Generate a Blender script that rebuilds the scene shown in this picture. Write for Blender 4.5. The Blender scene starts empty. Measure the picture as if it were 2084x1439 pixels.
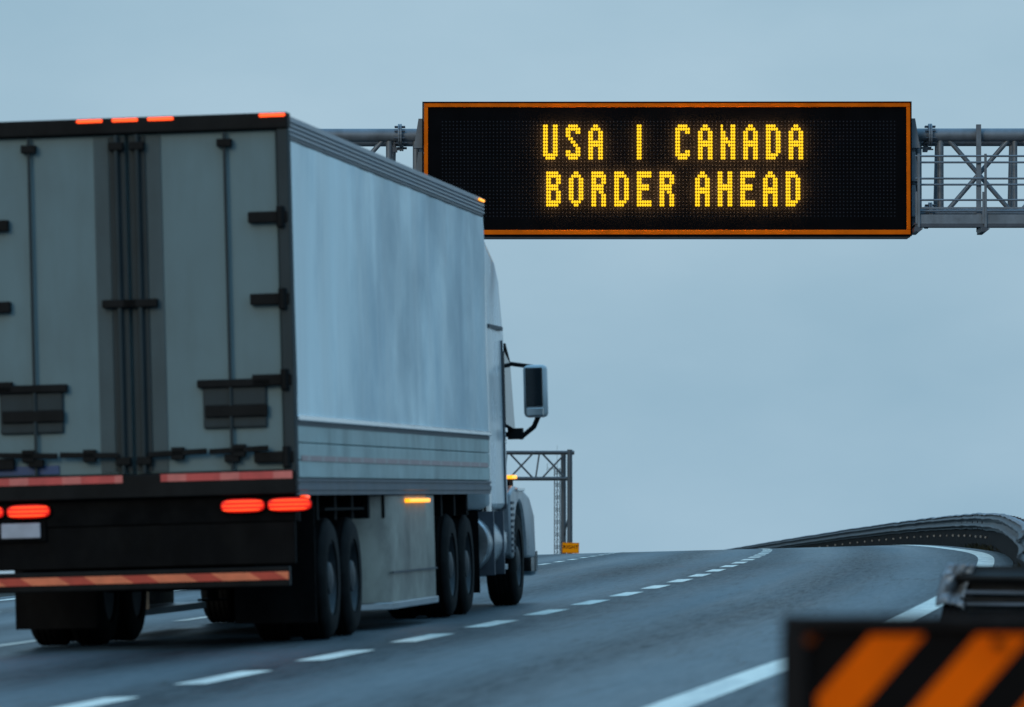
import bpy, math, random
from mathutils import Vector, Matrix, noise
random.seed(7)
C = bpy.context.scene
COL = C.collection
# ------------------------------------------------------------------ camera, sky, sun
F = 12000.0; W, H = 2084.0, 1439.0
VPX, VPY = 2380.0, 998.0            # where the straight of the road vanishes in the photograph
G = 0.0125                          # the road climbs gently towards the crest
PSI = math.atan((VPX - W / 2) / F)
TH = G / math.cos(PSI) + (VPY - H / 2) / F
CAM = Vector((0, 0, 1.22))
fwd = Vector((-math.sin(PSI) * math.cos(TH), math.cos(PSI) * math.cos(TH), math.sin(TH)))
rgt = Vector((math.cos(PSI), math.sin(PSI), 0)); upv = rgt.cross(fwd)
cd = bpy.data.cameras.new('camera'); cam = bpy.data.objects.new('camera', cd); COL.objects.link(cam)
cam.location = CAM
cam.rotation_euler = Matrix((rgt, upv, -fwd)).transposed().to_euler()
cd.sensor_width = 36; cd.sensor_fit = 'HORIZONTAL'; cd.lens = 36 * F / W
cd.clip_start = 0.5; cd.clip_end = 12000
cd.dof.use_dof = True; cd.dof.focus_distance = 112; cd.dof.aperture_fstop = 4.6
C.camera = cam

SUN_EL, SUN_AZ = math.radians(20), math.radians(204)     # azimuth from +Y towards +X
wd = bpy.data.worlds.new('World'); C.world = wd; wd.use_nodes = True
nt = wd.node_tree; nt.nodes.clear()
def wn(t, **kw):
    n = nt.nodes.new(t)
    for k, v in kw.items(): setattr(n, k, v)
    return n
wo = wn('ShaderNodeOutputWorld'); bg = wn('ShaderNodeBackground')
sky = wn('ShaderNodeTexSky', sky_type='NISHITA', sun_disc=False)
sky.sun_elevation = SUN_EL; sky.sun_rotation = SUN_AZ; sky.air_density = 1.5; sky.dust_density = 3.0
tc = wn('ShaderNodeTexCoord')
mp = wn('ShaderNodeMapping'); mp.inputs['Scale'].default_value = (1, 1, 2.2)
nz = wn('ShaderNodeTexNoise'); nz.inputs['Scale'].default_value = 9; nz.inputs['Detail'].default_value = 6; nz.inputs['Roughness'].default_value = .5
cr = wn('ShaderNodeValToRGB')
cr.color_ramp.elements[0].position = .33; cr.color_ramp.elements[0].color = (3.05, 4.86, 6.24, 1)
cr.color_ramp.elements[1].position = .68; cr.color_ramp.elements[1].color = (4.02, 5.80, 7.15, 1)
mx = wn('ShaderNodeMix', data_type='RGBA'); mx.inputs[0].default_value = .93
dot = wn('ShaderNodeVectorMath', operation='DOT_PRODUCT'); dot.inputs[1].default_value = (.50, .70, .15)
mr = wn('ShaderNodeMapRange'); mr.inputs['From Min'].default_value = -.75; mr.inputs['From Max'].default_value = .62
mr.inputs['To Min'].default_value = .55; mr.inputs['To Max'].default_value = 1.0
vs = wn('ShaderNodeVectorMath', operation='SCALE')
# overcast dome: brighter and bluer overhead than at the horizon
sx = wn('ShaderNodeSeparateXYZ'); zr = wn('ShaderNodeMapRange'); zr.inputs['From Min'].default_value = .12; zr.inputs['From Max'].default_value = .9
zm = wn('ShaderNodeMix', data_type='RGBA'); zm.inputs[6].default_value = (1, 1, 1, 1); zm.inputs[7].default_value = (1.25, 1.95, 2.45, 1)
zx = wn('ShaderNodeVectorMath', operation='MULTIPLY')
L = nt.links.new
L(tc.outputs['Generated'], mp.inputs[0]); L(mp.outputs[0], nz.inputs['Vector']); L(nz.outputs['Fac'], cr.inputs[0])
L(sky.outputs[0], mx.inputs[6]); L(cr.outputs[0], mx.inputs[7])
L(tc.outputs['Generated'], dot.inputs[0]); L(dot.outputs['Value'], mr.inputs['Value'])
L(tc.outputs['Generated'], sx.inputs[0]); L(sx.outputs['Z'], zr.inputs['Value']); L(zr.outputs[0], zm.inputs[0])
L(mx.outputs[2], zx.inputs[0]); L(zm.outputs[2], zx.inputs[1]); L(zx.outputs[0], vs.inputs[0]); L(mr.outputs[0], vs.inputs['Scale'])
L(vs.outputs[0], bg.inputs['Color']); bg.inputs['Strength'].default_value = .1
L(bg.outputs[0], wo.inputs[0])

sl = bpy.data.lights.new('sun', 'SUN'); so = bpy.data.objects.new('sun', sl); COL.objects.link(so)
sl.energy = .85; sl.angle = math.radians(25); sl.color = (1, .86, .66)
sd = Vector((math.sin(SUN_AZ) * math.cos(SUN_EL), math.cos(SUN_AZ) * math.cos(SUN_EL), math.sin(SUN_EL)))
so.rotation_euler = sd.to_track_quat('Z', 'Y').to_euler(); so.location = (20, 20, 40)
C.view_settings.view_transform = 'Standard'; C.view_settings.look = 'None'
C.view_settings.exposure = 0; C.view_settings.gamma = 1
C.render.engine = 'CYCLES'; C.cycles.use_denoising = True; C.cycles.max_bounces = 8
C.cycles.film_exposure = 1.0
C.render.filter_size = 1.6

# ------------------------------------------------------------------ helpers
def P(px, py, Y):
    """world point on the plane Y = const seen at a photograph pixel"""
    d = fwd + rgt * ((px - W / 2) / F) + upv * (-(py - H / 2) / F)
    return CAM + d * ((Y - CAM.y) / d.y)
def smooth(a, b, t):
    t = max(0., min(1., (t - a) / (b - a))); return t * t * (3 - 2 * t)
def lerp_table(tab, t):
    if t <= tab[0][0]: return tab[0][1]
    for (a, va), (b, vb) in zip(tab, tab[1:]):
        if t <= b:
            u = (t - a) / (b - a); return va + (vb - va) * u
    return tab[-1][1]

class MB:
    def __init__(s): s.v = []; s.f = []; s.parts = []
    def add(s, vs, fs):
        n = len(s.v); s.parts.append((list(vs), list(fs))); s.v += [tuple(v) for v in vs]; s.f += [tuple(i + n for i in f) for f in fs]; return s
    def box(s, x0, x1, y0, y1, z0, z1):
        return s.add([(x0,y0,z0),(x1,y0,z0),(x1,y1,z0),(x0,y1,z0),(x0,y0,z1),(x1,y0,z1),(x1,y1,z1),(x0,y1,z1)],
                     [(0,3,2,1),(4,5,6,7),(0,1,5,4),(1,2,6,5),(2,3,7,6),(3,0,4,7)])
    def bar(s, a, b, w, h=None, up=(0,0,1)):
        a, b = Vector(a), Vector(b); h = h or w; d = (b - a).normalized(); u = Vector(up)
        if abs(d.dot(u)) > .98: u = Vector((0,1,0))
        r = d.cross(u).normalized(); u = r.cross(d)
        vs = []
        for p in (a, b):
            for sx, sz in ((-1,-1),(1,-1),(1,1),(-1,1)): vs.append(p + r*sx*w/2 + u*sz*h/2)
        return s.add(vs, [(3,2,1,0),(4,5,6,7),(0,1,5,4),(1,2,6,5),(2,3,7,6),(3,0,4,7)])
    def cyl(s, a, b, r, r2=None, n=14):
        return s.tube([a, b], [r, r if r2 is None else r2], n)
    def tube(s, pts, rs, n=12):
        pts = [Vector(p) for p in pts]
        if not hasattr(rs, '__len__'): rs = [rs] * len(pts)
        vs = []; fs = []
        for i, p in enumerate(pts):
            d = (pts[min(i+1, len(pts)-1)] - pts[max(i-1, 0)]).normalized()
            u = Vector((0,0,1)) if abs(d.z) < .95 else Vector((0,1,0))
            r = d.cross(u).normalized(); u = r.cross(d)
            for k in range(n):
                t = 2*math.pi*k/n; vs.append(p + (r*math.cos(t) + u*math.sin(t)) * rs[i])
        for i in range(len(pts)-1):
            for k in range(n):
                a = i*n+k; b = i*n+(k+1) % n; fs.append((a, b, b+n, a+n))
        fs.append(tuple(range(n-1, -1, -1))); m = (len(pts)-1)*n; fs.append(tuple(range(m, m+n)))
        return s.add(vs, fs)
    def lathe_x(s, prof, cx=0, cy=0, cz=0, n=40):
        """prof: (x, r) pairs turned about the x axis"""
        vs = []; fs = []; m = len(prof)
        for k in range(n):
            t = 2*math.pi*k/n
            for (x, r) in prof: vs.append((cx+x, cy+r*math.cos(t), cz+r*math.sin(t)))
        for k in range(n):
            k2 = (k+1) % n
            for j in range(m-1): fs.append((k*m+j, k2*m+j, k2*m+j+1, k*m+j+1))
        fs.append(tuple(k*m for k in range(n))); fs.append(tuple(k*m+m-1 for k in range(n-1, -1, -1)))
        return s.add(vs, fs)
    def prism(s, poly, a, b, axis='x'):
        """poly in the other two axes, extruded from a to b"""
        n = len(poly)
        f = (lambda t, p: (t, p[0], p[1])) if axis == 'x' else ((lambda t, p: (p[0], t, p[1])) if axis == 'y' else (lambda t, p: (p[0], p[1], t)))
        vs = [f(a, p) for p in poly] + [f(b, p) for p in poly]
        fs = [tuple(range(n-1, -1, -1)), tuple(range(n, 2*n))] + [(i, (i+1) % n, (i+1) % n+n, i+n) for i in range(n)]
        return s.add(vs, fs)
    def grid(s, fn, us, vs_):
        nu, nv = len(us), len(vs_)
        return s.add([fn(u, v) for u in us for v in vs_],
                     [(i*nv+j, (i+1)*nv+j, (i+1)*nv+j+1, i*nv+j+1) for i in range(nu-1) for j in range(nv-1)])
    def sweep(s, pts, prof):
        """closed profile (side, up) swept along a path lying roughly flat"""
        pts = [Vector(p) for p in pts]; n = len(prof); vs = []; fs = []
        for i, p in enumerate(pts):
            d = pts[min(i+1, len(pts)-1)] - pts[max(i-1, 0)]; d.z = 0; d.normalize()
            r = Vector((d.y, -d.x, 0))
            for (a, b) in prof: vs.append(p + r*a + Vector((0,0,b)))
        for i in range(len(pts)-1):
            for k in range(n):
                a = i*n+k; b = i*n+(k+1) % n; fs.append((a, b, b+n, a+n))
        fs.append(tuple(range(n-1, -1, -1))); m = (len(pts)-1)*n; fs.append(tuple(range(m, m+n)))
        return s.add(vs, fs)
    def build(s, name, m, parent=None, bevel=0, smooth_=False, loc=None, each=False):
        if each:
            return [MB().add(v, f).build(name, m, parent, bevel, smooth_, loc) for v, f in s.parts]
        me = bpy.data.meshes.new(name); me.from_pydata(s.v, [], s.f); me.validate(); me.update()
        import bmesh
        bm = bmesh.new(); bm.from_mesh(me); bmesh.ops.recalc_face_normals(bm, faces=bm.faces); bm.to_mesh(me); bm.free()
        me.materials.append(m)
        o = bpy.data.objects.new(name, me); COL.objects.link(o)
        if parent: o.parent = parent
        if loc: o.location = loc
        if smooth_:
            for p in me.polygons: p.use_smooth = True
            me.set_sharp_from_angle(angle=math.radians(38))
        if bevel:
            b = o.modifiers.new('bevel', 'BEVEL'); b.width = bevel; b.segments = 2; b.limit_method = 'ANGLE'; b.angle_limit = math.radians(35)
        return o
def tag(o, label=None, cat=None, group=None, kind=None):
    if label: o['label'] = label
    if cat: o['category'] = cat
    if group: o['group'] = group
    if kind: o['kind'] = kind
    return o
def thing(name, label, cat, loc=(0,0,0), rot=(0,0,0), group=None):
    o = bpy.data.objects.new(name, None); COL.objects.link(o); o.empty_display_size = .3
    o.location = loc; o.rotation_euler = rot
    return tag(o, label, cat, group)

def mat(name, col, rough=.5, metal=0, var=.12, scale=3., stretch=(1,1,1), bump=0, bscale=60., dirt=None, dirt_amt=0, dirt_scale=(1,1,1), spec=.5, rvar=.1):
    """procedural paint, metal or rubber: tone drifts with noise, optional dirt of a second colour, optional bump"""
    m = bpy.data.materials.new(name); m.use_nodes = True; t = m.node_tree; n = t.nodes; l = t.links.new
    b = n['Principled BSDF']; b.inputs['Metallic'].default_value = metal
    b.inputs['Specular IOR Level'].default_value = spec
    co = n.new('ShaderNodeTexCoord'); ma = n.new('ShaderNodeMapping'); ma.inputs['Scale'].default_value = stretch
    l(co.outputs['Object'], ma.inputs[0])
    no = n.new('ShaderNodeTexNoise'); no.inputs['Scale'].default_value = scale; no.inputs['Detail'].default_value = 5
    l(ma.outputs[0], no.inputs['Vector'])
    r = n.new('ShaderNodeValToRGB'); e = r.color_ramp.elements
    e[0].position = .3; e[1].position = .7
    e[0].color = tuple(c*(1-var) for c in col[:3]) + (1,); e[1].color = tuple(min(1, c*(1+var)) for c in col[:3]) + (1,)
    l(no.outputs['Fac'], r.inputs[0]); out = r.outputs[0]
    if dirt:
        m2 = n.new('ShaderNodeMapping'); m2.inputs['Scale'].default_value = dirt_scale; l(co.outputs['Object'], m2.inputs[0])
        n2 = n.new('ShaderNodeTexNoise'); n2.inputs['Scale'].default_value = 1.; n2.inputs['Detail'].default_value = 7; n2.inputs['Roughness'].default_value = .62
        l(m2.outputs[0], n2.inputs['Vector'])
        q = n.new('ShaderNodeMapRange'); q.inputs['From Min'].default_value = .42; q.inputs['From Max'].default_value = .72; q.inputs['To Max'].default_value = dirt_amt
        l(n2.outputs['Fac'], q.inputs['Value'])
        x = n.new('ShaderNodeMix'); x.data_type = 'RGBA'; x.inputs[7].default_value = tuple(dirt) + (1,)
        l(q.outputs[0], x.inputs[0]); l(out, x.inputs[6]); out = x.outputs[2]
    l(out, b.inputs['Base Color'])
    rr = n.new('ShaderNodeMapRange'); rr.inputs['To Min'].default_value = max(.02, rough-rvar); rr.inputs['To Max'].default_value = min(1, rough+rvar)
    l(no.outputs['Fac'], rr.inputs['Value']); l(rr.outputs[0], b.inputs['Roughness'])
    if bump:
        nb = n.new('ShaderNodeTexNoise'); nb.inputs['Scale'].default_value = bscale; nb.inputs['Detail'].default_value = 3; l(co.outputs['Object'], nb.inputs['Vector'])
        bu = n.new('ShaderNodeBump'); bu.inputs['Strength'].default_value = bump; bu.inputs['Distance'].default_value = .02
        l(nb.outputs['Fac'], bu.inputs['Height']); l(bu.outputs[0], b.inputs['Normal'])
    return m
def glow(name, col, strength, base=(.05,.01,.005)):
    m = bpy.data.materials.new(name); m.use_nodes = True; t = m.node_tree; b = t.nodes['Principled BSDF']
    b.inputs['Base Color'].default_value = tuple(base) + (1,); b.inputs['Roughness'].default_value = .3
    b.inputs['Emission Color'].default_value = tuple(col) + (1,)
    no = t.nodes.new('ShaderNodeTexNoise'); no.inputs['Scale'].default_value = 14
    q = t.nodes.new('ShaderNodeMapRange'); q.inputs['To Min'].default_value = strength*.8; q.inputs['To Max'].default_value = strength*1.2
    t.links.new(no.outputs['Fac'], q.inputs['Value']); t.links.new(q.outputs[0], b.inputs['Emission Strength'])
    return m

def tape(name, ca, cb, period, share, slant=0, axis=0):
    """reflective tape printed in two colours along its length"""
    m = bpy.data.materials.new(name); m.use_nodes = True; t = m.node_tree; n = t.nodes; l = t.links.new; b = n['Principled BSDF']
    co = n.new('ShaderNodeTexCoord'); se = n.new('ShaderNodeSeparateXYZ'); l(co.outputs['Object'], se.inputs[0])
    a = n.new('ShaderNodeMath'); a.operation = 'MULTIPLY_ADD'; l(se.outputs[2], a.inputs[0]); a.inputs[1].default_value = slant; l(se.outputs[axis], a.inputs[2])
    d = n.new('ShaderNodeMath'); d.operation = 'DIVIDE'; l(a.outputs[0], d.inputs[0]); d.inputs[1].default_value = period
    fr_ = n.new('ShaderNodeMath'); fr_.operation = 'FRACT'; l(d.outputs[0], fr_.inputs[0])
    g = n.new('ShaderNodeMath'); g.operation = 'GREATER_THAN'; l(fr_.outputs[0], g.inputs[0]); g.inputs[1].default_value = share
    x = n.new('ShaderNodeMix'); x.data_type = 'RGBA'; x.inputs[6].default_value = tuple(ca)+(1,); x.inputs[7].default_value = tuple(cb)+(1,); l(g.outputs[0], x.inputs[0])
    no = n.new('ShaderNodeTexNoise'); no.inputs['Scale'].default_value = 9; no.inputs['Detail'].default_value = 5; l(co.outputs['Object'], no.inputs['Vector'])
    q = n.new('ShaderNodeMapRange'); q.inputs['To Min'].default_value = .6; q.inputs['To Max'].default_value = 1.25; l(no.outputs['Fac'], q.inputs['Value'])
    v = n.new('ShaderNodeVectorMath'); v.operation = 'SCALE'; l(x.outputs[2], v.inputs[0]); l(q.outputs[0], v.inputs['Scale'])
    l(v.outputs[0], b.inputs['Base Color']); b.inputs['Roughness'].default_value = .35
    return m
M = {}
M['steel'] = mat('galvanised_steel', (.17,.20,.235), .5, .3, .18, 4, bump=.05, dirt=(.06,.055,.05), dirt_amt=.5, dirt_scale=(2,2,1))
M['steel_dark'] = mat('dark_galvanised_steel', (.075,.088,.11), .5, .3, .2, 4, dirt=(.03,.03,.03), dirt_amt=.5, dirt_scale=(2,2,1))
M['sign_black'] = mat('matt_black_sign_face', (.0040,.0042,.0052), .8, 0, .2, 2, spec=.012)
M['sign_shell'] = mat('sign_housing_paint', (.05,.058,.068), .5, .2, .15, 2)
M['orange_frame'] = mat('orange_frame_paint', (.80,.145,.002), .7, 0, .10, 2, dirt=(.40,.07,.002), dirt_amt=.5, dirt_scale=(3,3,3), spec=.06)
M['led_off'] = mat('unlit_led_lens', (.019,.022,.030), .6, 0, .2, 30, spec=.05)
M['led_on'] = glow('lit_led', (1.0,.60,.006), 1.3)
M['added_halo'] = glow('added_halo_glow', (1.0,.50,.17), 55.)  # added emission, far above the lit fronts, for the halo around the letters
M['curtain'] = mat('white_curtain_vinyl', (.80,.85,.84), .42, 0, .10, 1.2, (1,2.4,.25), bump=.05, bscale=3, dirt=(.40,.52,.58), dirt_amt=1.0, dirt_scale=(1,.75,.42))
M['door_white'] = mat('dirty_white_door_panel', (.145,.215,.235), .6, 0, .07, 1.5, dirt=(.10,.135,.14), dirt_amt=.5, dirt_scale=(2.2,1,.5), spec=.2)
M['door_post'] = mat('grey_door_edge', (.034,.046,.051), .6, 0, .12, 2, spec=.15, dirt=(.02,.022,.022), dirt_amt=.5, dirt_scale=(3,1,.6))
M['black_paint'] = mat('black_frame_paint', (.007,.0078,.0085), .55, 0, .25, 3, dirt=(.016,.017,.018), dirt_amt=.7, dirt_scale=(3,1,2), spec=.08)
M['chassis'] = mat('black_chassis', (.0032,.0035,.004), .75, 0, .3, 4, dirt=(.010,.010,.010), dirt_amt=.6, dirt_scale=(4,4,4), spec=.05)
M['rubber'] = mat('tyre_rubber', (.0055,.006,.0065), .8, 0, .25, 6, dirt=(.016,.016,.016), dirt_amt=.5, dirt_scale=(6,6,6), bump=.2, bscale=40, spec=.1)
M['rim'] = mat('grey_wheel_rim', (.022,.029,.036), .55, .2, .2, 6, dirt=(.025,.022,.02), dirt_amt=.8, dirt_scale=(8,8,8))
M['alu'] = mat('aluminium_rail', (.42,.45,.48), .35, .75, .15, 3, (1,.4,4), dirt=(.12,.13,.13), dirt_amt=.6, dirt_scale=(3,.8,6))
M['rail_grey'] = mat('grey_roof_rail', (.20,.225,.26), .38, .35, .15, 3, (1,.3,4))
M['rail_groove'] = mat('dark_roof_rail_groove', (.045,.05,.06), .6, 0, .2, 3)
M['board'] = mat('grey_green_side_board', (.36,.43,.41), .5, .05, .10, 2, (1,.5,3), dirt=(.14,.17,.165), dirt_amt=.75, dirt_scale=(1,1.6,1.2))
M['skirt'] = mat('grey_beige_skirt_panel', (.29,.27,.225), .5, .05, .12, 2, dirt=(.08,.075,.065), dirt_amt=.9, dirt_scale=(1,1.2,1.6))
M['cab'] = mat('pale_cab_paint', (.52,.56,.58), .25, 0, .06, 2, dirt=(.25,.26,.26), dirt_amt=.5, dirt_scale=(2,2,1))
M['cab_low'] = mat('grey_cab_fender', (.30,.33,.36), .3, .3, .1, 3, dirt=(.1,.1,.1), dirt_amt=.7, dirt_scale=(3,3,2))
M['chrome'] = mat('polished_metal', (.65,.68,.7), .16, 1, .1, 4)
M['glass'] = mat('dark_glass', (.012,.016,.02), .08, 0, .1, 2, spec=.6, rvar=.03)
M['plate'] = mat('pale_number_plate', (.34,.37,.44), .5, 0, .12, 8)
M['sticker'] = mat('blue_sticker', (.02,.06,.17), .5, 0, .15, 6)
M['tape_red'] = tape('red_reflective_tape', (.60,.075,.07), (.68,.17,.15), .43, .64)
M['tape_guard'] = tape('orange_reflective_tape_stripes', (.82,.20,.09), (.52,.055,.03), .52, .60, 1.6)
M['tape_white'] = mat('pale_reflective_tape', (.62,.45,.38), .35, 0, .12, 10)
M['tape_orange'] = mat('orange_reflective_tape', (.72,.20,.09), .35, 0, .15, 10)
M['tape_side'] = tape('dull_red_side_tape', (.20,.10,.115), (.25,.20,.21), .8, .82, 0, 1)
M['lamp_red'] = glow('red_lamp_lens', (1,.010,.003), .62, (.3,.01,.005))
M['lamp_red_core'] = glow('bright_red_lamp_core', (1,.065,.008), 2.0, (.3,.02,.01))
M['lamp_marker'] = glow('red_marker_lamp', (1,.075,.012), 2.4, (.3,.02,.01))
M['lamp_amber'] = glow('amber_lamp', (1,.36,.012), 2.0, (.4,.15,.01))
M['flap'] = mat('black_mud_flap', (.0038,.004,.0045), .7, 0, .3, 5, dirt=(.011,.011,.011), dirt_amt=.6, dirt_scale=(4,4,2), spec=.06)
M['paint_line'] = mat('worn_road_paint', (.84,.80,.70), .6, 0, .10, 5, bump=.2, bscale=80, dirt=(.30,.31,.31), dirt_amt=.6, dirt_scale=(6,.8,5))
M['board_orange'] = mat('orange_reflective_stripe', (.97,.135,.001), .7, 0, .05, 2, spec=.04, dirt=(.62,.09,.002), dirt_amt=.6, dirt_scale=(5,5,5))
M['board_black'] = mat('black_barrier_board', (.006,.0052,.0052), .7, 0, .3, 4, spec=.04)
M['board_frame'] = mat('dark_barrier_frame', (.011,.0095,.0095), .7, 0, .3, 6, spec=.06, dirt=(.03,.028,.028), dirt_amt=.6, dirt_scale=(9,9,3))
M['sign_orange'] = mat('orange_sign_sheeting', (.97,.31,.003), .7, 0, .06, 5, spec=.05)
M['letter_black'] = mat('black_lettering', (.012,.01,.01), .8, 0, .1, 5, spec=.05)
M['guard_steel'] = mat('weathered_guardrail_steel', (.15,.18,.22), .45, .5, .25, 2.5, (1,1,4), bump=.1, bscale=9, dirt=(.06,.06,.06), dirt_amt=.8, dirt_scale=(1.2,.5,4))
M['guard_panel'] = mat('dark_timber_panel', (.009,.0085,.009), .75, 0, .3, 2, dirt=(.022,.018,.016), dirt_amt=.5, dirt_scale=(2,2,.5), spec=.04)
M['guard_dark'] = mat('dark_weathered_rail', (.030,.038,.048), .5, .1, .35, 2.5, (1,.6,5), bump=.2, bscale=7, dirt=(.012,.012,.013), dirt_amt=.9, dirt_scale=(1,.35,7), spec=.25)
M['terminal'] = mat('scuffed_terminal_steel', (.20,.245,.29), .5, .2, .35, 5, bump=.3, bscale=14, dirt=(.05,.05,.05), dirt_amt=.95, dirt_scale=(7,7,5))
M['rail_dark'] = mat('near_black_rail_steel', (.009,.0095,.01), .7, 0, .35, 4, dirt=(.025,.025,.025), dirt_amt=.6, dirt_scale=(3,3,6), spec=.25)  # near-black tone over the whole near rail
M['bolt'] = mat('zinc_bolt_head', (.30,.28,.25), .4, .4, .2, 8)
M['far_steel'] = mat('painted_gantry_steel', (.065,.085,.105), .55, .3, .15, 1)
M['mast'] = mat('thin_mast_steel', (.07,.08,.09), .6, .3, .15, 1)

def curtain_smears(m):
    """grey-blue smears mixed into the colour, growing towards the front of the curtain"""
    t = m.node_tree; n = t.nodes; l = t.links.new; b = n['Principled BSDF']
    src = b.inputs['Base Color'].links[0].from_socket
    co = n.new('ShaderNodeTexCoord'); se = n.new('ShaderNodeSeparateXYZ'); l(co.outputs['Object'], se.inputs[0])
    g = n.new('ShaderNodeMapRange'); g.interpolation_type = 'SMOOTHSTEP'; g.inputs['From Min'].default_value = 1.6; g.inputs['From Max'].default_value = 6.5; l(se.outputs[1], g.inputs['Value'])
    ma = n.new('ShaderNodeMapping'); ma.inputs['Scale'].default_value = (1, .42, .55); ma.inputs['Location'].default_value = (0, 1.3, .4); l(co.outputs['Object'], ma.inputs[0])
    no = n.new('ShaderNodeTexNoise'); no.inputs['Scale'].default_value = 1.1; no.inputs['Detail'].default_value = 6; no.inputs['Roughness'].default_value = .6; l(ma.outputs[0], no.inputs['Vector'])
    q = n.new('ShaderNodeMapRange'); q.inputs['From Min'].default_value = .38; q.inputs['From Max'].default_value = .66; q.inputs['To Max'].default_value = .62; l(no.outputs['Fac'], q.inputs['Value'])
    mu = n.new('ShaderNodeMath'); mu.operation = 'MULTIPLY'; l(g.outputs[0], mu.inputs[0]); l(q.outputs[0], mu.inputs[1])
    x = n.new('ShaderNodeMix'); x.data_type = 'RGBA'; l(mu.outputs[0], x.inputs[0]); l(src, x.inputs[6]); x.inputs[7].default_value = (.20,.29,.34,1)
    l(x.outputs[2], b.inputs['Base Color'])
curtain_smears(M['curtain'])
def leaf_mat(name, a, b):
    m = bpy.data.materials.new(name); m.use_nodes = True; t = m.node_tree; p = t.nodes['Principled BSDF']
    g = t.nodes.new('ShaderNodeNewGeometry'); r = t.nodes.new('ShaderNodeValToRGB')
    r.color_ramp.elements[0].color = tuple(a)+(1,); r.color_ramp.elements[1].color = tuple(b)+(1,)
    t.links.new(g.outputs['Random Per Island'], r.inputs[0]); t.links.new(r.outputs[0], p.inputs['Base Color'])
    p.inputs['Roughness'].default_value = .75; p.inputs['Specular IOR Level'].default_value = .2
    return m
M['grass'] = leaf_mat('dark_dry_grass', (.010,.013,.008), (.034,.036,.020))
M['leaf'] = leaf_mat('dark_shrub_leaf', (.008,.012,.007), (.026,.034,.018))

# asphalt: fine grit, long drifting wheel tracks, soft patches
def asphalt():
    m = bpy.data.materials.new('asphalt'); m.use_nodes = True; t = m.node_tree; n = t.nodes; l = t.links.new; b = n['Principled BSDF']
    uv = n.new('ShaderNodeUVMap'); uv.uv_map = 'road'        # u = metres across, v = metres along
    def nse(sc, scale, det=4, rough=.55):
        a = n.new('ShaderNodeMapping'); a.inputs['Scale'].default_value = sc; l(uv.outputs[0], a.inputs[0])
        q = n.new('ShaderNodeTexNoise'); q.inputs['Scale'].default_value = scale; q.inputs['Detail'].default_value = det; q.inputs['Roughness'].default_value = rough
        l(a.outputs[0], q.inputs['Vector']); return q.outputs['Fac']
    grit = nse((1,.05,1), 15, 5, .85); fine = nse((1,.6,1), 30, 4, .7); track = nse((1,.012,1), .9, 3); patch = nse((1,.25,1), .35, 5); seam = nse((.6,.06,1), 3.2, 6)
    def mth(op, a, bb):
        q = n.new('ShaderNodeMath'); q.operation = op
        for i, v in enumerate((a, bb)):
            if isinstance(v, (int, float)): q.inputs[i].default_value = v
            else: l(v, q.inputs[i])
        return q.outputs[0]
    # wheel paths: two polished bands per lane, wandering a little
    su = n.new('ShaderNodeSeparateXYZ'); l(uv.outputs[0], su.inputs[0])
    wob = mth('MULTIPLY', nse((.4,.02,1), 1.0, 3), 1.1)
    ph = mth('MULTIPLY', mth('ADD', mth('ADD', su.outputs[0], wob), -1.75), 2*math.pi/1.86)
    co_ = n.new('ShaderNodeMath'); co_.operation = 'COSINE'; l(ph, co_.inputs[0])
    wear = mth('ADD', mth('MULTIPLY', co_.outputs[0], .5), .5)
    s = mth('ADD', mth('MULTIPLY', wear, .42), -.21)
    s = mth('ADD', s, mth('MULTIPLY', grit, .80)); s = mth('ADD', s, mth('MULTIPLY', track, .62)); s = mth('ADD', s, mth('MULTIPLY', patch, .45)); s = mth('ADD', s, mth('MULTIPLY', seam, .35))
    r = n.new('ShaderNodeValToRGB'); r.color_ramp.elements[0].position = .62; r.color_ramp.elements[1].position = 1.22
    r.color_ramp.elements[0].color = (.008,.013,.016,1); r.color_ramp.elements[1].color = (.052,.078,.092,1)
    sc = n.new('ShaderNodeMapRange'); sc.inputs['From Min'].default_value = 0; sc.inputs['From Max'].default_value = 2.22
    l(s, sc.inputs['Value']); l(sc.outputs[0], r.inputs[0])
    r.color_ramp.elements[0].position = .36; r.color_ramp.elements[1].position = .64
    # meandering sealed cracks
    cn = nse((1,.035,1), 1.1, 4, .6); ca = n.new('ShaderNodeMath'); ca.operation = 'COMPARE'; l(cn, ca.inputs[0]); ca.inputs[1].default_value = .5; ca.inputs[2].default_value = .0045
    cm = n.new('ShaderNodeMix'); cm.data_type = 'RGBA'; l(mth('MULTIPLY', ca.outputs[0], .7), cm.inputs[0]); l(r.outputs[0], cm.inputs[6]); cm.inputs[7].default_value = (.006,.008,.01,1)
    l(cm.outputs[2], b.inputs['Base Color'])
    sp = n.new('ShaderNodeMapRange'); sp.inputs['From Min'].default_value = .36; sp.inputs['From Max'].default_value = .64; sp.inputs['To Min'].default_value = .04; sp.inputs['To Max'].default_value = .68
    gt = mth('ADD', mth('ADD', mth('MULTIPLY', nse((1,.045,1), 13, 4, .9), .72), mth('MULTIPLY', track, .25)), mth('ADD', mth('MULTIPLY', wear, .11), -.05)); l(gt, sp.inputs['Value']); l(sp.outputs[0], b.inputs['Specular IOR Level'])
    q = n.new('ShaderNodeMapRange'); q.inputs['From Min'].default_value = .3; q.inputs['From Max'].default_value = .7; q.inputs['To Min'].default_value = .40; q.inputs['To Max'].default_value = .58
    l(track, q.inputs['Value']); l(q.outputs[0], b.inputs['Roughness'])
    bu = n.new('ShaderNodeBump'); bu.inputs['Strength'].default_value = .35; bu.inputs['Distance'].default_value = .01
    l(fine, bu.inputs['Height']); l(bu.outputs[0], b.inputs['Normal'])
    return m
M['asphalt'] = asphalt()

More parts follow.
